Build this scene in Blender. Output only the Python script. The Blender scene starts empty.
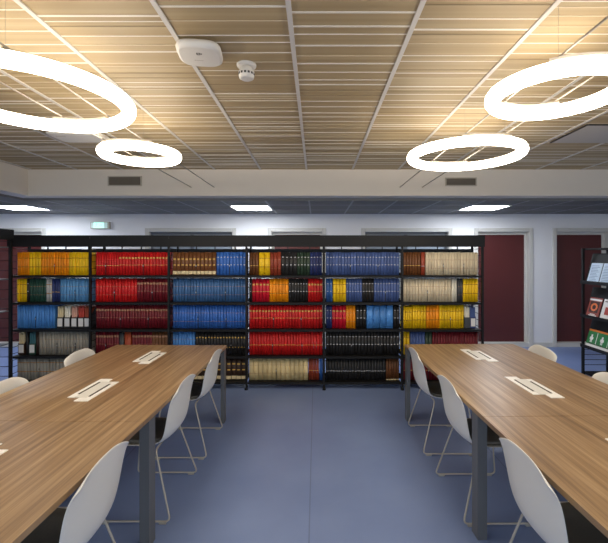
import bpy, bmesh, math, random
from mathutils import Vector, Matrix
random.seed(7)
SC = bpy.context.scene
COL = SC.collection
F = 394.0; CX = 316.0; CY = 256.0; EYE = 1.63
def wx(px, d): return (px - CX) * d / F
def wz(py, d): return EYE - (py - CY) * d / F

# ------------------------------------------------------------------ materials
def lin(c):
    return tuple((v / 12.92) if v <= .04045 else ((v + .055) / 1.055) ** 2.4 for v in [k / 255 for k in c])
def mat(name, rgb, rough=.5, metal=0., var=0., noise=0., nscale=20., spec=.5):
    m = bpy.data.materials.new(name); m.use_nodes = True
    nt = m.node_tree; b = nt.nodes['Principled BSDF']
    c = lin(rgb)
    b.inputs['Base Color'].default_value = (*c, 1)
    b.inputs['Roughness'].default_value = rough
    b.inputs['Metallic'].default_value = metal
    b.inputs['Specular IOR Level'].default_value = spec
    if var or noise:
        hsv = nt.nodes.new('ShaderNodeHueSaturation'); hsv.inputs['Color'].default_value = (*c, 1)
        mr = nt.nodes.new('ShaderNodeMapRange')
        if var:
            oi = nt.nodes.new('ShaderNodeObjectInfo'); nt.links.new(oi.outputs['Random'], mr.inputs[0])
            a = var
        else:
            tc = nt.nodes.new('ShaderNodeTexCoord'); n = nt.nodes.new('ShaderNodeTexNoise')
            n.inputs['Scale'].default_value = nscale; n.inputs['Detail'].default_value = 5
            nt.links.new(tc.outputs['Object'], n.inputs['Vector']); nt.links.new(n.outputs['Fac'], mr.inputs[0])
            a = noise
        mr.inputs['To Min'].default_value = 1 - a; mr.inputs['To Max'].default_value = 1 + a
        nt.links.new(mr.outputs[0], hsv.inputs['Value']); nt.links.new(hsv.outputs[0], b.inputs['Base Color'])
    return m
def emit(name, rgb, s):
    m = bpy.data.materials.new(name); m.use_nodes = True
    b = m.node_tree.nodes['Principled BSDF']
    b.inputs['Base Color'].default_value = (.8, .8, .8, 1)
    b.inputs['Emission Color'].default_value = (*rgb, 1); b.inputs['Emission Strength'].default_value = s
    return m

M = {}
M['white_paint'] = mat('white_paint', (236, 236, 238), .6, noise=.03, nscale=3)
M['beam_paint'] = mat('beam_paint', (228, 220, 208), .6, noise=.03, nscale=3)
M['frame_grey'] = mat('frame_grey', (206, 204, 198), .45)
M['frame_dark'] = mat('frame_dark', (92, 98, 106), .45)
M['door_red'] = mat('door_red', (84, 31, 30), .42, noise=.1, nscale=2)
M['frosted'] = mat('frosted_glass', (150, 160, 172), .15)
M['black_metal'] = mat('black_metal', (20, 20, 22), .55, spec=.3)
M['rail_metal'] = mat('rail_metal', (26, 26, 28), .5)
M['leg_metal'] = mat('leg_metal', (112, 114, 117), .4, metal=.3)
M['shell'] = mat('white_shell', (226, 226, 224), .42, noise=.015, nscale=8)
M['wire'] = mat('chair_wire', (196, 190, 178), .35, metal=.25)
M['glide'] = mat('glide', (170, 166, 158), .5)
M['unit_white'] = mat('outlet_white', (246, 245, 242), .4)
M['unit_grey'] = mat('outlet_grey', (226, 225, 220), .45)
M['slot'] = mat('slot_dark', (38, 32, 28), .6)
M['ring_metal'] = mat('lamp_housing', (225, 215, 200), .4)
M['cable'] = mat('cable_steel', (150, 142, 130), .4, metal=.2)
M['runner'] = mat('ceiling_runner', (216, 212, 206), .5)
M['strip_pale'] = mat('strip_pale', (240, 232, 218), .5)
M['strip_mid'] = mat('strip_mid', (214, 198, 168), .5)
M['strip_dark'] = mat('strip_dark', (150, 130, 98), .6)
M['hatch'] = mat('hatch_grey', (200, 195, 186), .6)
M['vent'] = mat('vent_grey', (188, 180, 166), .5)
M['vent_dark'] = mat('vent_dark', (112, 104, 92), .6)
M['plastic'] = mat('device_plastic', (224, 220, 212), .4)
M['mark'] = mat('device_mark', (60, 56, 52), .6)
M['paper'] = mat('page_paper', (214, 204, 182), .8)
M['silver'] = mat('silver_tip', (190, 188, 184), .3, metal=.7)
M['lamp'] = emit('ring_glow', (1, .88, .71), 10.5)
M['panel'] = emit('panel_glow', (.86, .92, 1), 20)
M['exit_face'] = emit('exit_glow', (.36, .95, .78), .62)
M['exit_green'] = emit('exit_green', (.0, .30, .20), .2)
M['exit_mark'] = emit('exit_mark', (.06, .55, .38), .5)

def wood():
    m = bpy.data.materials.new('walnut_laminate'); m.use_nodes = True
    nt = m.node_tree; L = nt.links; b = nt.nodes['Principled BSDF']
    tc = nt.nodes.new('ShaderNodeTexCoord')
    def noise(sx, sy, det, dist=0):
        mp = nt.nodes.new('ShaderNodeMapping'); mp.inputs['Scale'].default_value = (sx, sy, 1)
        n = nt.nodes.new('ShaderNodeTexNoise'); n.inputs['Scale'].default_value = 1; n.inputs['Detail'].default_value = det
        n.inputs['Distortion'].default_value = dist
        L.new(tc.outputs['Object'], mp.inputs[0]); L.new(mp.outputs[0], n.inputs['Vector']); return n.outputs['Fac']
    r = nt.nodes.new('ShaderNodeValToRGB')
    e = r.color_ramp.elements
    e[0].position = .34; e[0].color = (*lin((110, 86, 60)), 1)
    e[1].position = .67; e[1].color = (*lin((184, 156, 120)), 1)
    mid = e.new(.5); mid.color = (*lin((148, 120, 88)), 1)
    a = noise(42, 1.1, 6, .35); c = noise(150, 2.5, 4); d = noise(7, .5, 2)
    mx = nt.nodes.new('ShaderNodeMath'); mx.operation = 'MULTIPLY_ADD'; L.new(a, mx.inputs[0]); mx.inputs[1].default_value = .6
    m2 = nt.nodes.new('ShaderNodeMath'); m2.operation = 'MULTIPLY_ADD'; L.new(c, m2.inputs[0]); m2.inputs[1].default_value = .25
    m3 = nt.nodes.new('ShaderNodeMath'); m3.operation = 'MULTIPLY'; L.new(d, m3.inputs[0]); m3.inputs[1].default_value = .15
    L.new(m3.outputs[0], m2.inputs[2]); L.new(m2.outputs[0], mx.inputs[2]); L.new(mx.outputs[0], r.inputs[0])
    L.new(r.outputs[0], b.inputs['Base Color'])
    b.inputs['Roughness'].default_value = .36; b.inputs['Specular IOR Level'].default_value = .55
    return m
M['wood'] = wood()

def floor_mat():
    m = bpy.data.materials.new('blue_vinyl'); m.use_nodes = True
    nt = m.node_tree; L = nt.links; b = nt.nodes['Principled BSDF']
    tc = nt.nodes.new('ShaderNodeTexCoord'); n = nt.nodes.new('ShaderNodeTexNoise')
    n.inputs['Scale'].default_value = 1.6; n.inputs['Detail'].default_value = 6
    L.new(tc.outputs['Object'], n.inputs['Vector'])
    r = nt.nodes.new('ShaderNodeValToRGB'); e = r.color_ramp.elements
    e[0].position = .3; e[0].color = (*lin((118, 138, 186)), 1)
    e[1].position = .7; e[1].color = (*lin((128, 148, 194)), 1)
    L.new(n.outputs['Fac'], r.inputs[0])
    sep = nt.nodes.new('ShaderNodeSeparateXYZ'); L.new(tc.outputs['Object'], sep.inputs[0])
    ad = nt.nodes.new('ShaderNodeMath'); ad.operation = 'ADD'; ad.inputs[1].default_value = .04 + 20 + .75
    L.new(sep.outputs['X'], ad.inputs[0])
    pp = nt.nodes.new('ShaderNodeMath'); pp.operation = 'PINGPONG'; pp.inputs[1].default_value = .75; L.new(ad.outputs[0], pp.inputs[0])
    # seam every 1.5 m
    gt = nt.nodes.new('ShaderNodeMath'); gt.operation = 'LESS_THAN'; gt.inputs[1].default_value = .004
    sb = nt.nodes.new('ShaderNodeMath'); sb.operation = 'SUBTRACT'; sb.inputs[0].default_value = .75; L.new(pp.outputs[0], sb.inputs[1])
    L.new(pp.outputs[0], gt.inputs[0])
    # shift so that the seam falls at x=-.04
    ad.inputs[1].default_value = .04 + 30
    mx = nt.nodes.new('ShaderNodeMix'); mx.data_type = 'RGBA'
    ml = nt.nodes.new('ShaderNodeMath'); ml.operation = 'MULTIPLY'; ml.inputs[1].default_value = .35; L.new(gt.outputs[0], ml.inputs[0])
    L.new(ml.outputs[0], mx.inputs[0]); L.new(r.outputs[0], mx.inputs[6]); mx.inputs[7].default_value = (*lin((50, 60, 90)), 1)
    L.new(mx.outputs[2], b.inputs['Base Color'])
    b.inputs['Roughness'].default_value = .42
    return m
M['floor'] = floor_mat()

def ceil_mat():
    m = bpy.data.materials.new('ceiling_slats'); m.use_nodes = True
    nt = m.node_tree; L = nt.links; b = nt.nodes['Principled BSDF']
    tc = nt.nodes.new('ShaderNodeTexCoord'); sep = nt.nodes.new('ShaderNodeSeparateXYZ'); L.new(tc.outputs['Object'], sep.inputs[0])
    a = nt.nodes.new('ShaderNodeMath'); a.operation = 'ADD'; a.inputs[1].default_value = .124; L.new(sep.outputs['X'], a.inputs[0])
    d = nt.nodes.new('ShaderNodeMath'); d.operation = 'DIVIDE'; d.inputs[1].default_value = .6; L.new(a.outputs[0], d.inputs[0])
    fl = nt.nodes.new('ShaderNodeMath'); fl.operation = 'FLOOR'; L.new(d.outputs[0], fl.inputs[0])
    ma = nt.nodes.new('ShaderNodeMath'); ma.operation = 'MULTIPLY'; ma.inputs[1].default_value = 7.31; L.new(fl.outputs[0], ma.inputs[0])
    cb = nt.nodes.new('ShaderNodeCombineXYZ'); L.new(ma.outputs[0], cb.inputs['X']); L.new(sep.outputs['Y'], cb.inputs['Y'])
    mp = nt.nodes.new('ShaderNodeMapping'); mp.inputs['Scale'].default_value = (1, 22, 1); L.new(cb.outputs[0], mp.inputs[0])
    n = nt.nodes.new('ShaderNodeTexNoise'); n.inputs['Scale'].default_value = 1; n.inputs['Detail'].default_value = 3
    L.new(mp.outputs[0], n.inputs['Vector'])
    r = nt.nodes.new('ShaderNodeValToRGB'); e = r.color_ramp.elements
    e[0].position = .35; e[0].color = (*lin((172, 150, 112)), 1)
    e[1].position = .68; e[1].color = (*lin((188, 168, 130)), 1)
    L.new(n.outputs['Fac'], r.inputs[0]); L.new(r.outputs[0], b.inputs['Base Color'])
    b.inputs['Roughness'].default_value = .55
    return m
M['ceiling'] = ceil_mat()
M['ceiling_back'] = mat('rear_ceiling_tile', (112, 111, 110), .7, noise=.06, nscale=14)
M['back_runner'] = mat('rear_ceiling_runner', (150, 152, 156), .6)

# ------------------------------------------------------------------ mesh helpers
def box(bm, x0, x1, y0, y1, z0, z1, mi=0, mtx=None):
    vs = [bm.verts.new(v) for v in ((x0,y0,z0),(x1,y0,z0),(x1,y1,z0),(x0,y1,z0),(x0,y0,z1),(x1,y0,z1),(x1,y1,z1),(x0,y1,z1))]
    if mtx: 
        for v in vs: v.co = mtx @ v.co
    for f in ((0,3,2,1),(4,5,6,7),(0,1,5,4),(1,2,6,5),(2,3,7,6),(3,0,4,7)):
        bm.faces.new([vs[i] for i in f]).material_index = mi
def bevel(bm, w, seg=2):
    bmesh.ops.bevel(bm, geom=bm.edges[:], offset=w, segments=seg, affect='EDGES', profile=.5)
def tube(bm, pts, r, n=8, closed=False, mi=0, corner=0.):
    pts = [Vector(p) for p in pts]
    if corner and not closed:
        q = [pts[0]]
        for i in range(1, len(pts) - 1):
            a = (pts[i-1] - pts[i]); c = (pts[i+1] - pts[i]); k = min(corner, a.length * .45, c.length * .45)
            p0 = pts[i] + a.normalized() * k; p1 = pts[i] + c.normalized() * k
            for t in (0, .25, .5, .75, 1):
                q.append((1-t)**2 * p0 + 2*t*(1-t) * pts[i] + t*t * p1)
        q.append(pts[-1]); pts = q
    rings = []; up = None
    for i, p in enumerate(pts):
        if closed: t = pts[(i+1) % len(pts)] - pts[i-1]
        else: t = pts[min(i+1, len(pts)-1)] - pts[max(i-1, 0)]
        t.normalize()
        if up is None:
            up = Vector((0,0,1)) if abs(t.z) < .9 else Vector((1,0,0))
        up = (up - t * up.dot(t)).normalized(); s = t.cross(up)
        rings.append([bm.verts.new(p + r * (math.cos(2*math.pi*k/n) * up + math.sin(2*math.pi*k/n) * s)) for k in range(n)])
    m = len(rings)
    for i in range(m if closed else m - 1):
        A, B = rings[i], rings[(i+1) % m]
        for k in range(n):
            f = bm.faces.new((A[k], A[(k+1) % n], B[(k+1) % n], B[k])); f.smooth = True; f.material_index = mi
    if not closed:
        bm.faces.new(rings[0][::-1]).material_index = mi; bm.faces.new(rings[-1]).material_index = mi
def lathe(bm, prof, n=28, c=(0,0,0), mi=0):
    rr = [[bm.verts.new((c[0] + r*math.cos(2*math.pi*k/n), c[1] + r*math.sin(2*math.pi*k/n), c[2] + z)) for k in range(n)] for r, z in prof]
    for i in range(len(rr)-1):
        for k in range(n):
            f = bm.faces.new((rr[i][k], rr[i][(k+1)%n], rr[i+1][(k+1)%n], rr[i+1][k])); f.smooth = True; f.material_index = mi
    bm.faces.new(rr[0][::-1]).material_index = mi; bm.faces.new(rr[-1]).material_index = mi
def arcbox(bm, R0, R1, z0, z1, a0, a1, n=16, mi=0):
    R = []
    for i in range(n+1):
        a = a0 + (a1-a0)*i/n; c, s = math.cos(a), math.sin(a)
        R.append([bm.verts.new(v) for v in ((R0*c,R0*s,z0),(R1*c,R1*s,z0),(R1*c,R1*s,z1),(R0*c,R0*s,z1))])
    for i in range(n):
        for k in range(4):
            bm.faces.new((R[i][k], R[i][(k+1)%4], R[i+1][(k+1)%4], R[i+1][k])).material_index = mi
    bm.faces.new(R[0][::-1]).material_index = mi; bm.faces.new(R[-1]).material_index = mi
def obj(name, bm, mats, parent=None, loc=None):
    bmesh.ops.recalc_face_normals(bm, faces=bm.faces[:])
    me = bpy.data.meshes.new(name); bm.to_mesh(me); bm.free()
    for m in (mats if isinstance(mats, (list, tuple)) else [mats]): me.materials.append(M[m] if isinstance(m, str) else m)
    o = bpy.data.objects.new(name, me); COL.objects.link(o)
    if parent: o.parent = parent
    if loc: o.location = loc
    return o
def obox(name, d, m, parent=None, bev=0):
    bm = bmesh.new(); box(bm, *d)
    if bev: bevel(bm, bev)
    return obj(name, bm, m, parent)
def tag(o, label, cat, group=None):
    o['label'] = label; o['category'] = cat
    if group: o['group'] = group
    return o
def thing(name, label, cat, loc=(0,0,0), group=None, rz=0):
    o = bpy.data.objects.new(name, None); o.empty_display_size = .1; COL.objects.link(o)
    o.location = loc; o.rotation_euler = (0, 0, rz)
    return tag(o, label, cat, group)
def struct(o, kind='structure'):
    o['kind'] = kind; return o
def dup(o, parent=None):
    c = o.copy(); COL.objects.link(c)
    if parent: c.parent = parent
    for ch in list(o.children): dup(ch, c)
    return c

# ------------------------------------------------------------------ setting
CEIL = EYE + 1.134; CB = 2.385; BEAM = 2.416; Y0 = -2.6; YW = 7.06
XL, XR = -6.6, 6.2
struct(obox('floor', (XL, XR, Y0, YW + .3, -.05, 0), 'floor'))
struct(obox('ceiling', (-3.77, XR, Y0, 5.16, CEIL, CEIL + .06), 'ceiling'))
bm = bmesh.new(); box(bm, XL, XR, 5.361, YW + .3, CB, CB + .06); box(bm, XL, -3.971, Y0, 5.3605, CB, CB + .06)
struct(obj('ceiling_back', bm, 'ceiling_back'))
# slim joints between slats, one set per panel column
bm = bmesh.new()
rnd = random.Random(3)
for k in range(-6, 11):
    xa = -.124 + .6*k + .012; xb = xa + .576
    xa = max(xa, -3.765)
    if xb < -3.7: continue
    y = -.6 + rnd.random() * .1
    while y < 5.1:
        t = rnd.random()
        w, mi = (.012, 0) if t < .26 else (.006, 0) if t < .5 else (.006, 1) if t < .85 else (.006, 2)
        box(bm, xa, min(xb, XR-.01), y, y + w, CEIL - .0025, CEIL - .0002, mi)
        y += w + rnd.choice((.035, .06, .08, .10, .12))
struct(obj('trim_1', bm, ['strip_pale', 'strip_mid', 'strip_dark']))
bm = bmesh.new()
for k in range(-6, 11):
    x = -.124 + .6*k
    if x > -3.75: box(bm, x - .012, x + .012, Y0, 5.16, CEIL - .007, CEIL - .0003)
struct(obj('trim_2', bm, 'runner'))
bm = bmesh.new()
for k in range(-11, 11):
    x = -.094 + .6*k
    box(bm, x - .012, x + .012, 5.37 if x > -4.0 else Y0, YW, CB - .004, CB - .0002)
for y in (5.83, 6.44, 7.04): box(bm, XL, XR, y - .012, y + .012, CB - .0035, CB - .0002)
struct(obj('trim_3', bm, 'back_runner'))
# boxed beam along the far and left edges of the slatted ceiling
bm = bmesh.new(); box(bm, -3.97, XR, 5.16, 5.36, BEAM, CEIL + .06); box(bm, -3.97, -3.77, Y0, 5.16, BEAM, CEIL + .06)
box(bm, -3.755, XR, 5.145, 5.16, BEAM, BEAM + .078); box(bm, -3.77, -3.755, Y0, 5.16, BEAM, BEAM + .078)
struct(obj('trim_4', bm, 'beam_paint'))
struct(obox('wall_left', (XL - .1, XL, Y0, YW + .3, 0, CEIL), 'white_paint'))
struct(obox('wall_right', (XR, XR + .1, Y0, YW + .3, 0, CEIL), 'white_paint'))
# back wall with recessed doors
T = .07; ZT = 2.13
doors = [(-5.92, -4.84, 'red'), (-3.06, -1.43, 'glass'), (-.86, .18, 'red'), (.81, 2.44, 'glass'), (2.83, 3.885, 'red'), (4.235, 5.29, 'red'), (5.29, 5.9, 'glass')]
bm = bmesh.new(); x = XL
for a, b, k in doors:
    if a > x + .001: box(bm, x, a, YW, YW + .14, 0, CB)
    box(bm, a, b, YW, YW + .14, ZT, CB); x = b
box(bm, x, XR, YW, YW + .14, 0, CB)
struct(obj('wall_back', bm, 'white_paint'))
for i, (a, b, k) in enumerate(doors):
    red = k == 'red'
    nm = 'door' if red else 'window'
    bm = bmesh.new()
    # moulded architrave standing proud of the wall, then the deep reveal lining
    for (p, q, w0, w1) in ((T, .022, 0, .022),):
        box(bm, a, a + T, YW - .022, YW + .1, 0, ZT); box(bm, b - T, b, YW - .022, YW + .1, 0, ZT)
        box(bm, a + T, b - T, YW - .022, YW + .1, ZT - T, ZT)
    bevel(bm, .008, 2)
    box(bm, a + T, b - T, YW + .0, YW + .12, 0, .075)
    bx0, bx1 = a + T, b - T
    fr = obj('door_%d' % (i+1) if red else 'window_%d' % (i+1), bm, 'frame_grey'); struct(fr)
    bm = bmesh.new()
    box(bm, bx0, bx0 + .035, YW + .08, YW + .12, .075, ZT - T); box(bm, bx1 - .035, bx1, YW + .08, YW + .12, .075, ZT - T)
    box(bm, bx0 + .035, bx1 - .035, YW + .08, YW + .12, ZT - T - .045, ZT - T)
    if not red:
        xm = (bx0 + bx1) / 2; box(bm, xm - .03, xm + .03, YW + .08, YW + .12, .075, ZT - T - .045)
    obj('leaf_frame', bm, 'frame_grey' if red else 'frame_dark', fr)
    obox('leaf' if red else 'pane', (bx0 + .035, bx1 - .035, YW + .1, YW + .13, .075, ZT - T - .045), 'door_red' if red else 'frosted', fr)
# skirting between the doors
bm = bmesh.new(); x = XL
for a, b, k in doors:
    if a > x + .02: box(bm, x, a - .001, YW - .012, YW - .0005, 0, .08)
    x = b
struct(obj('baseboard_back', bm, 'frame_grey'))

# ------------------------------------------------------------------ ceiling devices
def rect_panel(x, y, label):
    t = thing('ceiling_panel_light', label, 'ceiling light', (x, y, CB - .001), 'square panel lights in the rear ceiling')
    bm = bmesh.new()
    for d in ((-.295,.295,-.295,-.275),(-.295,.295,.275,.295),(-.295,-.275,-.275,.275),(.275,.295,-.275,.275)): box(bm, *d, -.012, 0)
    obj('frame', bm, 'plastic', t); obox('diffuser', (-.275,.275,-.275,.275,-.008,-.002), 'panel', t)
for x, l in ((-4.594, 'bright square ceiling panel light at the far left of the dark rear ceiling'),
             (-.994, 'bright square ceiling panel light in the dark rear ceiling left of centre'),
             (2.606, 'bright square ceiling panel light in the dark rear ceiling on the right')):
    rect_panel(x, 6.13, l)

def vent(x0, x1, z0, z1, label):
    t = thing('air_vent', label, 'vent', ((x0+x1)/2, 5.158, (z0+z1)/2), 'air vents in the beam')
    w = (x1-x0)/2; h = (z1-z0)/2
    bm = bmesh.new()
    for d in ((-w,w,h-.012,h),(-w,w,-h,-h+.012),(-w,-w+.014,-h+.012,h-.012),(w-.014,w,-h+.012,h-.012)): box(bm, d[0],d[1],-.014,0,d[2],d[3])
    obj('frame', bm, 'vent', t)
    obox('backing', (-w+.014,w-.014,-.003,-.0005,-h+.012,h-.012), 'vent_dark', t)
    bm = bmesh.new(); n = 6
    for i in range(n):
        z = -h + .02 + (2*h-.04)*(i+.5)/n
        box(bm, -w+.014, w-.014, -.011, -.004, z-.003, z+.003)
    obj('louvre', bm, 'vent_dark', t)
vent(-2.72, -2.28, 2.545, 2.675, 'grey louvred air vent in the cream beam above the red books on the left')
vent(1.69, 2.10, 2.545, 2.655, 'grey louvred air vent in the cream beam behind the right far ring light')

# wireless access unit: soft square, hung under the slats
def soft_square(bm, a, b, z0, z1, e=3.6, n=48, inset=.75, mi=0):
    rows = []
    for z, s in ((z1, .96), (z0 + .6*(z1-z0), 1.), (z0 + .25*(z1-z0), .97), (z0, .86)):
        row = []
        for k in range(n):
            t = 2*math.pi*k/n; c, q = math.cos(t), math.sin(t)
            row.append(bm.verts.new((a*s*math.copysign(abs(c)**(2/e), c), b*s*math.copysign(abs(q)**(2/e), q), z)))
        rows.append(row)
    for i in range(3):
        for k in range(n):
            f = bm.faces.new((rows[i][k], rows[i][(k+1)%n], rows[i+1][(k+1)%n], rows[i+1][k])); f.smooth = True; f.material_index = mi
    bm.faces.new(rows[0]).material_index = mi; bm.faces.new(rows[-1]).material_index = mi
t = thing('wireless_access_point', 'white rounded square wireless unit on the slatted ceiling left of centre', 'access point', (-.627, 2.13, CEIL), rz=.12)
bm = bmesh.new(); soft_square(bm, .118, .118, -.062, -.022); obj('body', bm, 'plastic', t)
obox('mounting_plate', (-.07,.07,-.07,.07,-.022,-.008), 'mark', t)
bm = bmesh.new()
for d in ((-.012,-.007,-.05,-.03),(-.007,.004,-.034,-.03),(.004,.008,-.05,-.034),(.010,.016,-.045,-.036),(-.005,.003,-.05,-.046)): box(bm, *d, -.0632, -.0615)
obj('logo', bm, 'mark', t)
bm = bmesh.new()
for i in range(5): box(bm, -.034 + .010*i, -.027 + .010*i, .028, .034, -.0628, -.0615)
obj('lettering', bm, 'vent', t)
t = thing('ceiling_box', 'flat pale rectangular ceiling unit seen through the large left ring light', 'ceiling unit', (-2.19, 3.64, CEIL))
bm = bmesh.new(); soft_square(bm, .24, .15, -.05, -.008, e=6); obj('body', bm, 'plastic', t)
bm = bmesh.new()
for i in range(5): box(bm, -.16 + .018*i, -.147 + .018*i, -.085, -.07, -.052, -.0495)
obj('lettering', bm, 'vent', t)
t = thing('smoke_detector', 'small white smoke detector hanging from the slatted ceiling beside the wireless unit', 'smoke detector', (-.412, 2.335, CEIL))
bm = bmesh.new(); lathe(bm, ((.030,-.014),(.056,-.012),(.058,-.006),(.058,-.0005))); obj('base', bm, 'plastic', t)
bm = bmesh.new(); lathe(bm, ((.030,-.088),(.043,-.080),(.047,-.064),(.047,-.045),(.036,-.030),(.030,-.014))); obj('sensor_head', bm, 'plastic', t)
bm = bmesh.new()
for k in range(14):
    a = 2*math.pi*k/14; box(bm, -.006, .006, -.0478, -.0455, -.066, -.054, 0, Matrix.Rotation(a, 4, 'Z'))
obj('grille', bm, 'mark', t)
t = thing('ceiling_hatch', 'plain grey hatch panel in the slatted ceiling at the upper right edge', 'hatch', (2.33, 3.385, CEIL))
obox('panel', (.012, .9, .012, .535, -.010, -.0026), 'hatch', t)
bm = bmesh.new(); box(bm, -.004, .012, 0, .54, -.011, -.0026); box(bm, .012, .9, -.006, .012, -.011, -.0026); obj('edge_gap', bm, 'mark', t)

t = thing('exit_sign', 'glowing pale green exit sign on the back wall above the red books', 'exit sign', (wx(99.3, 6.98), 6.99, wz(225.2, 6.98)))
obox('housing', (-.165, .165, 0, .068, -.062, .062), 'vent', t, .006)
obox('face', (-.150, .135, -.004, .0005, -.05, .05), 'exit_face', t)
bm = bmesh.new(); box(bm, -.150, -.105, -.006, -.0042, -.05, .05); box(bm, .078, .135, -.006, -.0042, -.05, .05); obj('end_strip', bm, 'exit_green', t)
bm = bmesh.new()      # running figure and arrow
lathe(bm, ((.009, -.0015), (.009, .0015)), 12)
for v in bm.verts: v.co = Vector((v.co.x - .048, -.0058 + v.co.z, v.co.y + .032))
def strip(p, q, w):
    p = Vector((p[0], 0, p[1])); q = Vector((q[0], 0, q[1])); n = (q-p).normalized().cross(Vector((0,1,0))) * w
    a = [bm.verts.new(v + Vector((0, yy, 0))) for yy in (-.007, -.0045) for v in (p+n, q+n, q-n, p-n)]
    for f in ((0,1,2,3),(7,6,5,4),(0,4,5,1),(1,5,6,2),(2,6,7,3),(3,7,4,0)): bm.faces.new([a[i] for i in f])
for p, q, w in (((-.05,.02),(-.058,-.006),.007),((-.058,-.006),(-.040,-.018),.005),((-.040,-.018),(-.046,-.038),.004),((-.06,-.006),(-.072,-.026),.005),((-.072,-.026),(-.09,-.026),.004),
                ((-.05,.018),(-.032,.004),.004),((-.052,.018),(-.075,.012),.004),((-.01,0),(.03,0),.006),((.022,.022),(.046,0),.006),((.022,-.022),(.046,0),.006)): strip(p, q, w)
obj('pictogram', bm, 'exit_mark', t)

# ------------------------------------------------------------------ ring lights on paired cables
CZ = 2.530
CABLES = {'left': (-1.635, -1.335), 'right': (1.10, 1.39)}
for side, xs in CABLES.items():
    for j, x in enumerate(xs):
        bm = bmesh.new(); tube(bm, [(x, Y0 + .1, CZ), (x, 5.158, CZ)], .0055, 6)
        io = ('outer', 'inner') if side == 'left' else ('inner', 'outer')
        tag(obj('suspension_cable', bm, 'cable'), 'thin straight %s cable of the %s pair carrying the %s ring lights' % (io[j], side, side), 'cable', 'cables carrying the ring lights')
def ring(side, y, R, label, dx=0.):
    xs = [v - dx for v in CABLES[side]]; cx = sum(CABLES[side])/2 + dx

    t = thing('ring_light', label, 'ring light', (cx, y, 2.478), 'glowing ring lights')
    bm = bmesh.new(); tube(bm, [(R*math.cos(2*math.pi*k/72), R*math.sin(2*math.pi*k/72), 0) for k in range(72)], (.0392), 16, closed=True)
    bm.normal_update(); bmesh.ops.recalc_face_normals(bm, faces=bm.faces[:])
    for f in bm.faces: f.material_index = 1 if f.normal.z > .6 else 0     # unseen top made opaque to cut light on the ceiling
    obj('tube', bm, ['lamp', 'ring_metal'], t)
    hw = (xs[1]-xs[0])/2; a = math.asin(min(.98, (hw + .028)/R))
    for s in (1, -1):
        bm = bmesh.new(); c = s*math.pi/2
        arcbox(bm, R - .032, R + .032, .030, .0435, c - a, c + a)
        h = obj('housing', bm, 'ring_metal', t)
        for q in (-hw - dx, hw - dx):
            bm = bmesh.new(); yy = s*math.sqrt(R*R - q*q)
            tube(bm, [(q, yy, .0437), (q, yy, .0462)], .010, 10)
            obj('clamp', bm, 'cable', h)
    for q in (-hw - dx, hw - dx):
        bm = bmesh.new(); yy = -math.sqrt(R*R - q*q)
        tube(bm, [(q, yy, .058), (q, yy, CEIL - 2.478 - .001)], .0006, 5)
        obj('hanger_wire', bm, 'cable', t)
ring('left', 2.12, .465, 'large glowing ring light over the left table, cut off by the left edge', -.035)
ring('left', 3.30, .287, 'small glowing ring light over the far end of the left table', .016)
ring('right', 2.05, .30, 'glowing ring light at the right edge, nearer over the right table')
ring('right', 3.317, .436, 'large glowing ring light over the far end of the right table', .008)
ring('left', .80, .30, 'small unseen ring light added over the near end of the left table')  # out of view: row continued along the cables, added to light the room
ring('right', .78, .44, 'large unseen ring light added over the near end of the right table')  # likewise unseen, added for its light

# ------------------------------------------------------------------ tables
def power_unit(x, y, tab):
    # x, y in table coordinates
    bm = bmesh.new(); z = .7402
    box(bm, x-.082, x-.040, y-.155, y+.215, z, z+.004); box(bm, x+.040, x+.082, y-.215, y+.155, z, z+.004)
    box(bm, x-.040, x+.004, y+.155, y+.215, z, z+.004); box(bm, x-.004, x+.040, y-.215, y-.155, z, z+.004)
    u = obj('power_outlet_box', bm, 'unit_white', tab); u['label'] = 'white flush cable box with dark slots'
    obox('lid', (x-.038, x+.038, y-.153, y+.153, z, z+.0045), 'unit_grey', u)
    for s in (-1, 1):
        a = x + s*.0465
        obox('slot', (a-.0065, a+.0065, y-.12 + .02*(-s), y+.12+ .02*(-s), z+.0041, z+.0050), 'slot', u)
def table(sx, far, seam, label, ys):
    x0, x1 = (.905, 2.012) if sx > 0 else (-2.015, -.905)
    t = thing('conference_table', label, 'table', ((x0+x1)/2 + .022*sx, seam, 0), rz=.02*sx)
    w = (x1-x0)/2; L = far - seam
    obox('tabletop', (-w, w, .0012, L, .714, .740), 'wood', t, .0015)
    obox('tabletop', (-w, w, -1.8, -.0012, .714, .740), 'wood', t, .0015)
    for y in (L - .10, .075, -1.76):
        lw = .034 if y > .5 else .056
        for s in (-1, 1):
            obox('leg', (s*(w-.001) - (lw if s > 0 else 0), s*(w-.001) + (lw if s < 0 else 0), y, y+.08, 0, .7135), 'leg_metal', t, .002)
        obox('crossbar', (-w+lw+.002, w-lw-.002, y+.015, y+.065, .655, .7135), 'leg_metal', t)
    for s in (-1, 1):
        obox('side_rail', (s*(w-.13)-.02, s*(w-.13)+.02, -1.66, .07, .66, .713), 'leg_metal', t)
        obox('side_rail', (s*(w-.13)-.02, s*(w-.13)+.02, .16, L-.105, .66, .713), 'leg_metal', t)
    for y in ys: power_unit(1.458*sx - (x0+x1)/2 if sx > 0 else -1.462 - (x0+x1)/2, y - seam, t)
    return t
table(-1, 3.94, 2.125, 'long wooden conference table on the left of the aisle', (3.465, 2.625, 1.65, .8))
table(1, 3.985, 2.195, 'long wooden conference table on the right of the aisle', (3.53, 2.68, 1.70, .85))

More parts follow.
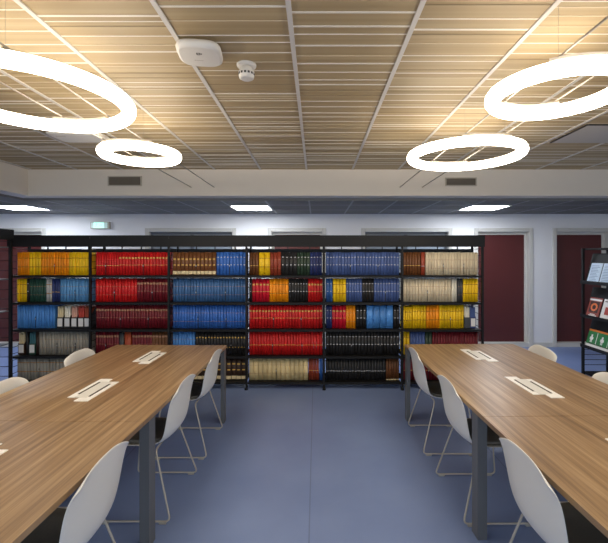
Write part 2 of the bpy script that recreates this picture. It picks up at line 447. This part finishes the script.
# ------------------------------------------------------------------ chairs
def shell_mesh():
    P = [(-.227,.806,.196,.042,-.010),(-.223,.777,.217,.026,.002),(-.221,.73,.226,.010,.018),(-.218,.665,.227,.006,.030),(-.214,.595,.225,0,.038),
         (-.208,.530,.220,-.004,.044),(-.182,.472,.216,-.012,.034),(-.135,.436,.214,-.022,.018),(-.06,.424,.216,-.026,.008),(.05,.426,.218,-.022,.0),(.14,.438,.216,-.014,-.004),
         (.200,.442,.206,-.004,-.012),(.228,.430,.180,.004,-.03)]
    bm = bmesh.new(); N = 10; g = []
    for (y, z, w, drop, wrap) in P:
        row = []
        for i in range(N+1):
            u = -1 + 2*i/N
            row.append(bm.verts.new((w*u, y + wrap*abs(u)**2.2, z - drop*abs(u)**3)))
        g.append(row)
    for a in range(len(g)-1):
        for i in range(N): bm.faces.new((g[a][i], g[a][i+1], g[a+1][i+1], g[a+1][i])).smooth = True
    bmesh.ops.recalc_face_normals(bm, faces=bm.faces[:])
    me = bpy.data.meshes.new('tmp'); bm.to_mesh(me); bm.free()
    o = bpy.data.objects.new('tmp', me); COL.objects.link(o)
    s = o.modifiers.new('s', 'SOLIDIFY'); s.thickness = .009; s.offset = 0
    q = o.modifiers.new('q', 'SUBSURF'); q.levels = 2; q.render_levels = 2
    dg = bpy.context.evaluated_depsgraph_get(); out = bpy.data.meshes.new_from_object(o.evaluated_get(dg))
    bpy.data.objects.remove(o); out.name = 'shell'
    for p in out.polygons: p.use_smooth = True
    out.materials.clear(); out.materials.append(M['shell']); return out
def pad_mesh():
    P = [(-.145,.452,.165),(-.11,.440,.178),(-.05,.431,.184),(.05,.432,.186),(.13,.443,.184),(.185,.448,.17)]
    bm = bmesh.new(); N = 8; lo = []; hi = []
    for y, z, w in P:
        lo.append([bm.verts.new((w*(-1+2*i/N), y, z + .001 + .020*abs(-1+2*i/N)**2.4)) for i in range(N+1)])
        hi.append([bm.verts.new((w*(-1+2*i/N)*.96, y, z + .012 + .020*abs(-1+2*i/N)**2.4)) for i in range(N+1)])
    for a in range(len(P)-1):
        for i in range(N):
            bm.faces.new((lo[a][i], lo[a+1][i], lo[a+1][i+1], lo[a][i+1])); bm.faces.new((hi[a][i], hi[a][i+1], hi[a+1][i+1], hi[a+1][i])).smooth = True
        bm.faces.new((lo[a][0], hi[a][0], hi[a+1][0], lo[a+1][0])); bm.faces.new((lo[a][N], lo[a+1][N], hi[a+1][N], hi[a][N]))
    for i in range(N):
        bm.faces.new((lo[0][i], lo[0][i+1], hi[0][i+1], hi[0][i])); bm.faces.new((lo[-1][i], hi[-1][i], hi[-1][i+1], lo[-1][i+1]))
    return bm
M['pad'] = mat('charcoal_pad', (124, 122, 118), .85, noise=.08, nscale=120)
def make_chair():
    t = thing('shell_chair', '', 'chair')
    s = bpy.data.objects.new('shell', shell_mesh()); COL.objects.link(s); s.parent = t
    p = obj('seat_pad', pad_mesh(), 'pad', t); p['label'] = 'charcoal seat pad'
    for q in (-1, 1):
        bm = bmesh.new()
        tube(bm, [(q*.012,-.095,.410),(q*.205,-.105,.416),(q*.272,-.222,.014),(q*.272,.222,.014),(q*.205,.165,.422),(q*.012,.16,.418)], .0058, 8, corner=.035)
        leg = obj('sled_leg', bm, 'wire', t)
        for y in (-.175, .175):
            bm = bmesh.new(); box(bm, q*.272-.009, q*.272+.009, y-.022, y+.022, 0, .013); bevel(bm, .003)
            obj('glide', bm, 'glide', leg)
    return t
def place(c, x, y, rz, label, group):
    c.location = (x, y, 0); c.rotation_euler = (0, 0, rz); c['label'] = label; c['group'] = group
chair0 = make_chair(); first = True
HP = math.pi/2
spots = [(-1, 1, 3.43, 'white shell chair at the far end of the left table, aisle side', 0),
         (-1, 1, 2.67, 'white shell chair on the aisle side of the left table, middle one of that row', 0),
         (-1, 1, 1.64, 'nearest white shell chair on the aisle side of the left table, cut off below', 0),
         (1, 1, 3.49, 'white shell chair at the far end of the right table, aisle side', 0),
         (1, 1, 2.65, 'white shell chair on the aisle side of the right table, beside the table seam leg', 0),
         (1, 1, 1.68, 'nearest white shell chair on the aisle side of the right table, cut off below', 0),
         (-1, -1, 3.45, 'cream white chair back peeking over the far left table edge below the grey books', 0),
         (-1, -1, 2.60, 'cream white chair back peeking over the table at the left picture edge', 0),
         (1, -1, 3.60, 'cream white chair back peeking over the right table in front of the red doors', 0),
         (1, -1, 2.72, 'cream white chair back at the right picture edge below the magazine rack', 0)]
for i, (sx, aisle, y, lab, _) in enumerate(spots):
    c = chair0 if i == 0 else dup(chair0)
    if aisle > 0: x = sx*(1.104 if y < 2 else 1.108 if y < 3 else 1.096); rz = -HP if sx > 0 else HP
    else: x = sx*1.85; rz = HP if sx > 0 else -HP
    place(c, x, y, rz + (rnd.random()-.5)*.03, lab, 'white shell chairs around the two tables')

# ------------------------------------------------------------------ bookcase
POST = [wx(p, 4.82) for p in (10.6, 90.6, 169, 246.6, 324, 402, 482.3)]
SH = [1.388, 1.058, .728, .400, .085]            # top surfaces of the shelves
YF, YB = 4.80, 5.12
bc = thing('bookcase', 'long black metal bookcase of six open bays filled with bound volumes', 'bookcase', (0, YF, 0))
def L_(bm): 
    for v in bm.verts: v.co.y -= YF
for i, x in enumerate(POST):
    bm = bmesh.new()
    box(bm, x-.012, x+.012, YF, YF+.028, 0, 1.86); box(bm, x-.012, x+.012, YB, YB+.028, 0, 1.86)
    L_(bm); up = obj('upright', bm, 'black_metal', bc)
    bm = bmesh.new()
    for k in range(22): tube(bm, [(x, YF+.02, .10 + k*.081), (x, YB+.01, .10 + k*.081)], .0035, 5)
    L_(bm); obj('side_wires', bm, 'black_metal', up)
    bm = bmesh.new(); lathe(bm, ((.022, 0), (.018, .02), (.01, .03)), 12, (x, YF - .004, 0)); L_(bm); obj('foot', bm, 'black_metal', up)
for i in range(6):
    a, b = POST[i] + .0125, POST[i+1] - .0125
    for z in SH:
        bm = bmesh.new(); box(bm, a, b, YF+.03, YB, z-.012, z); box(bm, a, b, YF+.012, YF+.03, z-.024, z+.003); box(bm, a, b, YB-.01, YB, z, z+.025)
        L_(bm); obj('shelf', bm, 'black_metal', bc)
    bm = bmesh.new(); box(bm, a, b, YB-.012, YB+.010, 1.670, 1.720)
    for k in range(3):
        q = a + (b-a)*(.22 + .28*k + .04*rnd.random()); box(bm, q-.006, q+.006, YB-.015, YB, 1.720, 1.75)
    L_(bm); obj('back_rail', bm, 'rail_metal', bc)
bm = bmesh.new(); box(bm, POST[0]-.02, POST[-1]+.02, YF-.012, YF-.0005, 1.742, 1.882); box(bm, POST[0]-.02, POST[-1]+.02, YF-.0005, YB+.03, 1.862, 1.882)
L_(bm); obj('canopy', bm, 'black_metal', bc)
bm = bmesh.new()
for i in range(1, 5):
    lathe(bm, ((.012, -.001), (.009, .001)), 12, (0, 0, 0))
    for v in bm.verts[-24:]: v.co = Vector((POST[i] + .01, YF - .0135 + v.co.z, 1.855 + v.co.y))
L_(bm); obj('canopy_screw', bm, 'silver', bc)

# second, empty rack at the left picture edge (runs along the left side)
RX, RY = -3.63, 4.72
lr = thing('metal_rack', 'empty black open metal rack at the left picture edge', 'rack', (RX, RY, 0))
for yy in (-.016, -1.15):
    bm = bmesh.new()
    for xx in (-.016, -.31): box(bm, xx-.014, xx+.014, yy-.014, yy+.014, 0, 1.93)
    up = obj('upright', bm, 'black_metal', lr)
    bm = bmesh.new()
    for k in range(16): tube(bm, [(-.30, yy, .08+k*.115), (-.028, yy, .08+k*.115)], .0035, 5)
    obj('side_wires', bm, 'black_metal', up)
for z in (1.74, 1.36, .98, .59, .09):
    bm = bmesh.new(); box(bm, -.296, -.03, -1.136, -.03, z-.012, z); obj('shelf', bm, 'frame_dark', lr)
bm = bmesh.new(); box(bm, -.001, .012, -1.17, 0, 1.82, 1.93); box(bm, -.33, .012, -1.17, 0, 1.931, 1.945); obj('canopy', bm, 'black_metal', lr)

# ------------------------------------------------------------------ books
C = dict(orange=(250,152,14), yellow=(248,202,22), red=(196,24,26), bright=(206,28,30), crimson=(200,18,44), maroon=(112,22,34), brownred=(150,62,40), brown=(112,68,36), dkbrown=(60,42,32),
         blue=(56,102,172), steel=(66,108,160), sky=(98,158,212), navy=(44,58,112), slate=(76,98,154), royal=(56,108,192), azure=(78,142,216), black=(40,39,40), green=(40,76,66), dkgreen=(48,66,52), grey=(158,152,140), pale=(190,188,184),
         beige=(224,208,178), tan=(230,206,152), white=(232,226,208), taupe=(106,92,82), rust=(176,76,44), dkgrey=(70,72,76))
BM = {k: mat('book_'+k, v, .5, var=.14) for k, v in C.items()}
BM['gold'] = mat('book_gold', (214, 172, 84), .4); BM['silverfoil'] = mat('book_silver', (206, 206, 210), .4); BM['cream'] = mat('book_label', (226, 208, 166), .6); BM['faint'] = mat('book_faint', (176, 116, 24), .6); BM['ink'] = mat('book_ink', (58, 50, 40), .6); BM['tanband'] = mat('book_tan', (176, 130, 100), .6)
NAMES = {'orange':'orange','yellow':'yellow','red':'red','bright':'bright red','crimson':'crimson','maroon':'dark maroon','brownred':'reddish brown','brown':'brown','dkbrown':'dark brown','blue':'blue','steel':'steel blue','sky':'light blue','navy':'navy blue','slate':'greyish blue','royal':'royal blue','azure':'vivid blue','black':'black','green':'dark green','dkgreen':'deep green','grey':'grey','pale':'pale grey','beige':'beige','tan':'tan','white':'off white','taupe':'taupe brown','rust':'rust brown','dkgrey':'dark grey'}
NOUN = {'orange':'orange_volume'}
BANDS = {  # (z0, z1, half-width fraction, material)
 'none': (), 'lines': ((.10,.108,.98,'faint'),(.21,.217,.98,'faint')),
 'gold': ((.125,.130,.98,'gold'),(.205,.225,.7,'gold')),
 'gold1': ((.118,.124,.98,'gold'),),
 'thin': ((.085,.088,.9,'tanband'),(.19,.193,.9,'tanband')),
 'dots': ((.125,.134,.45,'silverfoil'),(.220,.229,.45,'silverfoil')),
 'golddots': ((.205,.222,.5,'gold'),(.09,.096,.5,'gold')),
 'label': ((.012,.052,.98,'cream'),(.12,.135,.6,'gold'),(.19,.21,.6,'gold')),
 'topband': ((.215,.240,.9,'tanband'),(.13,.134,.9,'tanband')),
 'inkmid': ((.10,.20,.45,'ink'),), 'foot': ((.0,.012,.98,'cream'),),
 'silver': ((.11,.115,.98,'silverfoil'),)}
def book_mesh(w, style, band, h=.286, d=.19):
    """bound volume: rounded spine facing -y, two boards, recessed page block, foil bands"""
    bm = bmesh.new(); hw = w/2 - .0004; bulge = min(.007, w*.2); n = 6
    def prof(sx, off, grow=0.):
        return [(-hw*sx + 2*hw*sx*i/n, -(off + bulge*(1 - (-sx + 2*sx*i/n)**2))) for i in range(n+1)]
    sp = prof(1, 0)
    # cover skin: spine arc outside plus boards
    outer = [(-hw, d)] + sp + [(hw, d)]
    t = min(.003, w*.1)
    inner = [(hw - t, d), (hw - t, .006), (-hw + t, .006), (-hw + t, d)]
    pts = outer + inner
    lo = [bm.verts.new((x, y, 0)) for x, y in pts]; hi = [bm.verts.new((x, y, h)) for x, y in pts]
    m = len(pts)
    for i in range(m):
        f = bm.faces.new((lo[i], lo[(i+1)%m], hi[(i+1)%m], hi[i])); f.smooth = 0 < i < n+1
    no = len(outer)
    for V in (lo, hi):
        bm.faces.new((V[0], V[1], V[no+2], V[no+3])); bm.faces.new((V[no-2], V[no-1], V[no], V[no+1]))
        bm.faces.new([V[i] for i in range(1, no-1)] + [V[no+1], V[no+2]])
    box(bm, -hw+t, hw-t, .006, d-.004, .004, h-.005, 1)
    bands = BANDS[band]; mats = [BM[style], M['paper']]
    for z0, z1, fr, mm in bands:
        if BM[mm] not in mats: mats.append(BM[mm])
        mi = mats.index(BM[mm]); a = prof(fr, .0006)
        a = [(x, -(.0008 + bulge*(1 - (x/hw)**2))) for x, _ in a]
        A = [bm.verts.new((x, y, z0*h/.286)) for x, y in a]; B = [bm.verts.new((x, y, z1*h/.286)) for x, y in a]
        A2 = [bm.verts.new((x, y + .0005, z0*h/.286)) for x, y in a]; B2 = [bm.verts.new((x, y + .0005, z1*h/.286)) for x, y in a]
        for i in range(n):
            for q in ((A[i],A[i+1],B[i+1],B[i]), (A2[i],A2[i+1],A[i+1],A[i]), (B2[i],B2[i+1],B[i+1],B[i])): bm.faces.new(q).material_index = mi
    bmesh.ops.recalc_face_normals(bm, faces=bm.faces[:])
    me = bpy.data.meshes.new('bound_volume'); bm.to_mesh(me); bm.free()
    for q in mats: me.materials.append(q)
    return me
ROWNAME = ['top', 'second', 'third', 'fourth', 'bottom']
BAYNAME = ['leftmost bay', 'second bay from left', 'third bay from left', 'third bay from right', 'second bay from right', 'rightmost bay']
YS = 4.905
# rows: bay -> level -> runs (style, band, count, px0, px1[, height])
R = {
 (0,0): [('orange','lines',5,16,29),('yellow','lines',4,29,41),('orange','lines',10,41,69),('yellow','lines',7,69,91)],
 (0,1): [('yellow','lines',4,14,27),('black','dots',1,27,30),('green','thin',6,30,46),('pale','lines',2,46,52),('navy','gold1',3,52,60),('sky','thin',10,60,91)],
 (0,2): [('azure','none',14,17,55)],
 (0,3): [('grey','thin',17,39.3,91)],
 (0,4): [('grey','lines',14,17,62,.29),('grey','lines',9,62,91,.29)],
 (1,0): [('bright','gold1',9,94,119),('red','gold',16,119,168)],
 (1,1): [('bright','thin',13,94,137),('maroon','topband',10,137,168)],
 (1,2): [('maroon','topband',26,94,168)],
 (1,3): [('maroon','topband',9,94,119),('dkgrey','none',1,119.5,124,.275),('rust','none',1,124.5,131,.28),('maroon','topband',7,132,152),('brown','topband',5,152,168)],
 (2,0): [('brown','label',11,171.5,216),('royal','dots',9,216.5,246)],
 (2,1): [('steel','thin',25,171.5,246)],
 (2,2): [('royal','thin',26,171.5,246)],
 (2,3): [('azure','thin',8,171.5,195),('black','golddots',17,195.5,246)],
 (2,4): [('dkbrown','label',15,171.5,246)],
 (3,0): [('brown','gold1',3,249,258.5),('yellow','lines',2,259,270),('brownred','thin',3,270,281),('black','dots',4,281,297),('dkgreen','dots',4,297,310),('navy','dots',4,310,322)],
 (3,1): [('black','dots',1,249,252),('crimson','gold',5,252,269.5),('orange','lines',6,269.5,288.5),('black','dots',7,288.5,308),('red','gold',5,308,323)],
 (3,2): [('bright','gold',24,249,323)],
 (3,3): [('bright','gold1',25,249,323)],
 (3,4): [('tan','thin',13,248.5,308,.28),('brownred','gold1',4,308.5,319,.28),('royal','none',1,319.5,323)],
 (4,0): [('slate','dots',24,326,401)],
 (4,1): [('blue','dots',2,326,332.5),('yellow','lines',4,333,346),('slate','dots',6,346,362),('black','dots',4,362,374),('slate','dots',9,374,401)],
 (4,2): [('navy','dots',2,326,332),('crimson','gold',4,332,346),('orange','thin',3,346,355.5),('black','dots',3,356,366),('azure','none',4,366.5,393),('black','dots',2,393.5,401)],
 (4,3): [('black','dots',23,326,401)],
 (4,4): [('black','silver',21,326,385.5),('brown','foot',5,386,401)],
 (5,0): [('brown','gold1',6,403.5,420.5),('brownred','silver',1,421,425),('beige','thin',18,425.5,479)],
 (5,1): [('beige','thin',16,403.5,451),('white','none',2,451.5,457),('dkgrey','thin',2,457.5,463),('yellow','lines',5,463,479)],
 (5,2): [('yellow','lines',4,403.5,412,.268),('yellow','lines',5,412.3,426),('orange','lines',4,426.3,439),('yellow','lines',9,439.3,464)],
 (5,3): [('yellow','lines',2,403.5,409.5),('slate','silver',5,410,425),('dkgreen','silver',2,425.3,432),('maroon','gold1',17,432.3,479)],
 (5,4): [('maroon','gold1',24,403.5,479)],
}
MC = {}
seen = {}
ENDS = []
for (bay, lv), runs in sorted(R.items()):
    lo, hi = POST[bay] + .016, POST[bay+1] - .016
    for style, band, n, p0, p1, *hh in runs:
        h = hh[0] if hh else .286
        a = max(lo, wx(p0, YS)); b = min(hi, wx(p1, YS))
        w = (b-a)/n; wk = round(w, 4); key = (style, band, wk, h)
        if key not in MC: MC[key] = book_mesh(wk - .0014, style, band, h)
        cs = NAMES[style]; rk = (bay, lv, style); k = seen.get(rk, 0); seen[rk] = k + 1
        nruns = sum(1 for r in runs if r[0] == style)
        where = '%s shelf, %s' % (ROWNAME[lv], BAYNAME[bay])
        pos = '' if nruns == 1 else ('left' if k == 0 else 'right' if k == nruns-1 else 'middle')
        base = cs + ' bound volume, ' + ((pos + ' ' + cs + ' run, ') if pos else 'only one, ' if n == 1 else '') + where
        grp = ((pos + ' run of ') if pos else '') + cs + ' volumes, ' + where
        for i in range(n):
            o = bpy.data.objects.new(cs.replace(' ', '_') + '_volume', MC[key]); COL.objects.link(o)
            o.location = (a + w*(i+.5), YS + rnd.uniform(-.005, .006), SH[lv] + .0032)
            o.scale = (1, 1, rnd.uniform(.985, 1.008))
            tag(o, base, 'book', grp if n > 1 else None)
        if n >= 9:
            for fr in ((.33, .72) if n > 16 else (.5,)): ENDS.append((a + w*round(n*fr), SH[lv], ROWNAME[lv], BAYNAME[bay], cs, fr))
# slim wire dividers hung in the long rows, each with a bright tip
bm = bmesh.new(); box(bm, -.0022, .0022, -.013, -.0085, .012, .150); DM = obj('divider_tmp', bm, 'rail_metal').data
bm = bmesh.new(); box(bm, -.004, .004, -.015, -.0125, .112, .128); TM = obj('tip_tmp', bm, 'silver').data
for nme in ('divider_tmp', 'tip_tmp'): bpy.data.objects.remove(bpy.data.objects[nme])
for x, z, rn, bn, cs, fr in ENDS:
    t = thing('book_divider', 'thin wire divider %s %s volumes, %s shelf, %s' % ('left among' if fr == .33 else 'right among' if fr == .72 else 'amid', cs, rn, bn), 'divider', (x, YS, z), 'wire dividers among the volumes')
    for nme, me in (('blade', DM), ('tip', TM)):
        o = bpy.data.objects.new(nme, me); COL.objects.link(o); o.parent = t

# magazine files
def magfile(px, lv, w, body, content, label, clabel, ch=.27, lab=True):
    x = wx(px, YS); z = SH[lv] + .0032
    t = thing('magazine_file', label, 'magazine file', (x, YS, z))
    bm = bmesh.new(); th = .003; hw = w/2
    box(bm, -hw, hw, 0, .198, 0, th)
    box(bm, -hw, hw, 0, th, th, .135)
    box(bm, -hw, hw, .198-th, .198, th, .25)
    for s in (-1, 1):
        xa, xb = (-hw, -hw+th) if s < 0 else (hw-th, hw)
        pr = [(th, th), (.198-th, th), (.198-th, .25), (.13, .25), (th, .135)]
        A = [bm.verts.new((xa, y, q)) for y, q in pr]; B = [bm.verts.new((xb, y, q)) for y, q in pr]
        bm.faces.new(A); bm.faces.new(B[::-1])
        for i in range(5): bm.faces.new((A[i], A[(i+1)%5], B[(i+1)%5], B[i]))
    obj('body', bm, BM[body], t)
    if lab: obox('label_card', (-hw*.78, hw*.78, -.003, -.0006, .022, .122), BM['white2'], t)
    n = 5; cw = (w - 2*th - .002)/n
    bm = bmesh.new()
    for i in range(n):
        xx = -hw + th + .001 + cw*i; box(bm, xx, xx + cw*.9, .012 + .006*(i%2), .186, th+.001, ch - .012*((i*7)%3)); 
    o = obj('magazine_bundle', bm, BM[content]); o.location = (x, YS, z)
    tag(o, clabel, 'magazines')
BM['white2'] = mat('card_white', (226, 226, 226), .6); BM['pinkish'] = mat('mag_pink', (222, 170, 150), .6); BM['coral'] = mat('mag_coral', (196, 70, 56), .6); BM['teal'] = mat('mag_teal', (70, 120, 130), .6)
for i, (px, cont, cn) in enumerate(((60,'cream','cream'),(67,'white','off white'),(74,'pinkish','pale pink'),(80.8,'coral','coral red'),(87,'rust','rust red'))):
    which = ['leftmost', 'second from left', 'middle', 'second from right', 'rightmost'][i]
    magfile(px, 2, .076, 'black', cont, 'black magazine file with white label, %s of the five beside the blue volumes' % which,
            'bundle of %s magazines standing in the %s of the five black files' % (cn, which))
magfile(21.2, 3, .078, 'dkbrown', 'cream', 'dark magazine file with white label at the left end of the fourth shelf', 'bundle of cream magazines in the file at the left end of the fourth shelf')
magfile(32, 3, .078, 'green', 'teal', 'dark green magazine file with white label beside the grey volumes', 'bundle of teal magazines in the dark green file beside the grey volumes')
magfile(467.3, 2, .070, 'dkgrey', 'white', 'grey magazine file right of the yellow volumes', 'bundle of off white magazines in the grey file right of the yellow volumes', lab=False)
magfile(473.1, 2, .070, 'navy', 'slate', 'navy magazine file with white label at the right end of the third shelf', 'bundle of greyish blue magazines in the navy file at the right end')
for px, st in ((26.6, 'black'), (37, 'dkbrown')):
    me = book_mesh(.028 if st == 'black' else .036, st, 'none', .28); o = bpy.data.objects.new(NAMES[st].replace(' ','_') + '_volume', me); COL.objects.link(o)
    o.location = (wx(px, YS), YS+.008, SH[3] + .0032)
    tag(o, '%s volume beside the %s magazine file, fourth shelf, leftmost bay' % (NAMES[st], 'dark' if st == 'black' else 'dark green'), 'book')

# ------------------------------------------------------------------ magazine rack on the right
XF = 3.66; YA, YE = 5.40, 4.30
mr_ = thing('magazine_rack', 'black metal magazine rack with sloping display shelves at the right edge', 'rack', (XF, YE, 0))
def RL(p): return (p[0]-XF, p[1]-YE, p[2])
for y in (YA, YE):
    bm = bmesh.new()
    for x in (XF, XF+.34): box(bm, x-.014-XF, x+.014-XF, y-.014-YE, y+.014-YE, 0, 1.735)
    box(bm, .014, .326, y-.012-YE, y+.012-YE, 1.71, 1.735); box(bm, .014, .326, y-.012-YE, y+.012-YE, .012, .05)
    e = obj('end_frame', bm, 'black_metal', mr_)
    bm = bmesh.new()
    for k in range(4): tube(bm, [(.01, y-YE, .14+.07*k), (.33, y-YE, .14+.07*k)], .004, 5)
    obj('end_wires', bm, 'black_metal', e)
tiers = (1.275, .82, .41)
for z in tiers:
    bm = bmesh.new()
    # sloping panel leaning back, front lip
    A = [(.016, z), (.126, z+.39), (.134, z+.386), (.024, z-.006)]
    P0 = [bm.verts.new((x, .016, q)) for x, q in A]; P1 = [bm.verts.new((x, YA-YE-.016, q)) for x, q in A]
    bm.faces.new(P0); bm.faces.new(P1[::-1])
    for i in range(4): bm.faces.new((P0[i], P0[(i+1)%4], P1[(i+1)%4], P1[i]))
    box(bm, -.030, .016, -.014, YA-YE+.014, z-.022, z-.008); box(bm, -.030, -.024, -.014, YA-YE+.014, z-.008, z+.022)
    obj('display_shelf', bm, 'black_metal', mr_)
obox('bottom_shelf', (.016, .324, .016, YA-YE-.016, .022, .045), 'black_metal', mr_)
obox('top_panel', (.016, .324, .016, YA-YE-.016, 1.715, 1.733), 'black_metal', mr_)
bm = bmesh.new()
for k in range(3): tube(bm, [(.33, 0, .12+.09*k), (.33, YA-YE, .12+.09*k)], .004, 5)
obj('back_wires', bm, 'black_metal', mr_)
MG = {'pale_blue': mat('mag_pale_blue', (188,206,224), .4), 'text': mat('mag_text', (110,134,166), .5), 'rb': mat('mag_red_brown', (140,66,56), .4), 'orange': mat('mag_orange', (226,120,60), .4), 'whitep': mat('mag_white', (222,220,216), .4),
      'green': mat('mag_green', (40,118,62), .4), 'ora2': mat('mag_amber', (212,118,40), .4), 'redp': mat('mag_red', (170,60,52), .4), 'dk': mat('mag_dark', (58,34,32), .4)}
def magazine(y0, y1, tier, h, base, art, label):
    """thin magazine leaning on a sloping shelf; art = (u0,u1,v0,v1,material) in cover fractions, u from far to near"""
    z = tiers[tier]; ang = math.atan2(.11, .39)
    t = thing('magazine', label, 'magazine', (XF + .004, (y0+y1)/2, z - .006))
    w = abs(y1-y0)
    rot = Matrix.Rotation(ang, 4, 'Y')
    bm = bmesh.new(); box(bm, -.006, 0, -w/2, w/2, 0, h, 0, rot); obj('cover', bm, MG[base], t)
    for k, (nm, rects, mm) in enumerate(art):
        bm = bmesh.new()
        for u0, u1, v0, v1 in rects: box(bm, -.0068 - .0003*k, -.0061, w/2 - u1*w, w/2 - u0*w, v0*h, v1*h, 0, rot)
        obj(nm, bm, MG[mm], t)
txt = [(.12, .85 - .1*(i % 3), .10 + .075*i, .125 + .075*i) for i in range(11)]
magazine(5.33, 5.12, 0, .275, 'pale_blue', [('text_lines', txt, 'text')], 'pale blue printed sheet on the top tier of the magazine rack, the farther one')
magazine(5.10, 4.89, 0, .275, 'pale_blue', [('text_lines', txt, 'text')], 'pale blue printed sheet on the top rack tier, cut by the picture edge')
def oct_ring(c, r0, r1, n=12):
    out = []
    for i in range(n):
        a = 2*math.pi*i/n; rr = (r0+r1)/2; d = (r1-r0)*.62
        out.append((c[0]+rr*math.cos(a)-d, c[0]+rr*math.cos(a)+d, c[1]+rr*.75*math.sin(a)-d*.75, c[1]+rr*.75*math.sin(a)+d*.75))
    return out
magazine(5.35, 5.12, 1, .27, 'rb', [('pale_band', [(.02,.98,.84,.93)], 'whitep'), ('title_text', [(.2,.85,.06,.12),(.3,.7,.14,.18)], 'whitep'), ('dark_field', [(.15,.85,.25,.8)], 'dk'), ('ring_motif', oct_ring((.5,.52), .16, .26), 'orange')], 'reddish brown magazine with an orange ring motif on the middle tier')
magazine(5.09, 4.87, 1, .27, 'whitep', [('red_patch', [(.25,.8,.25,.62)], 'redp'), ('dark_band', [(.1,.9,.86,.9)], 'dk')], 'white magazine with a red patch on the middle tier at the picture edge')
def figure(u): return [(u-.022,u+.022,.60,.72),(u-.03,u+.03,.42,.60),(u-.05,u-.03,.46,.58),(u+.03,u+.05,.46,.58),(u-.026,u-.006,.30,.42),(u+.006,u+.026,.30,.42)]
magazine(5.36, 4.74, 2, .25, 'green', [('amber_strip', [(0,1,.90,1)], 'ora2'), ('white_strip', [(0,1,0,.2),(.27,.285,.24,.86),(.6,.615,.24,.86)], 'whitep'), ('white_figures', figure(.13)+figure(.44)+figure(.78), 'whitep'), ('caption', [(.05,.5,.22,.25),(.55,.9,.22,.25)], 'dk')], 'wide green leaflet with white figures on the lowest tier of the rack')

# ------------------------------------------------------------------ light, camera
w = bpy.data.worlds.new('World'); SC.world = w; w.use_nodes = True
bg = w.node_tree.nodes['Background']; bg.inputs[0].default_value = (.74, .86, 1, 1); bg.inputs[1].default_value = .75
cam = bpy.data.cameras.new('camera'); co = bpy.data.objects.new('camera', cam); COL.objects.link(co)
co.location = (0, 0, EYE); co.rotation_euler = (math.pi/2, 0, 0)
cam.sensor_width = 36; cam.lens = 36*F/608; cam.shift_x = -(CX-304)/608; cam.shift_y = -(271.5-CY)/608; cam.clip_start = .02
SC.camera = co
SC.view_settings.view_transform = 'Standard'; SC.view_settings.look = 'None'; SC.view_settings.gamma = 1; SC.view_settings.use_curve_mapping = False
SC.view_settings.exposure = .8
SC.cycles.max_bounces = 8
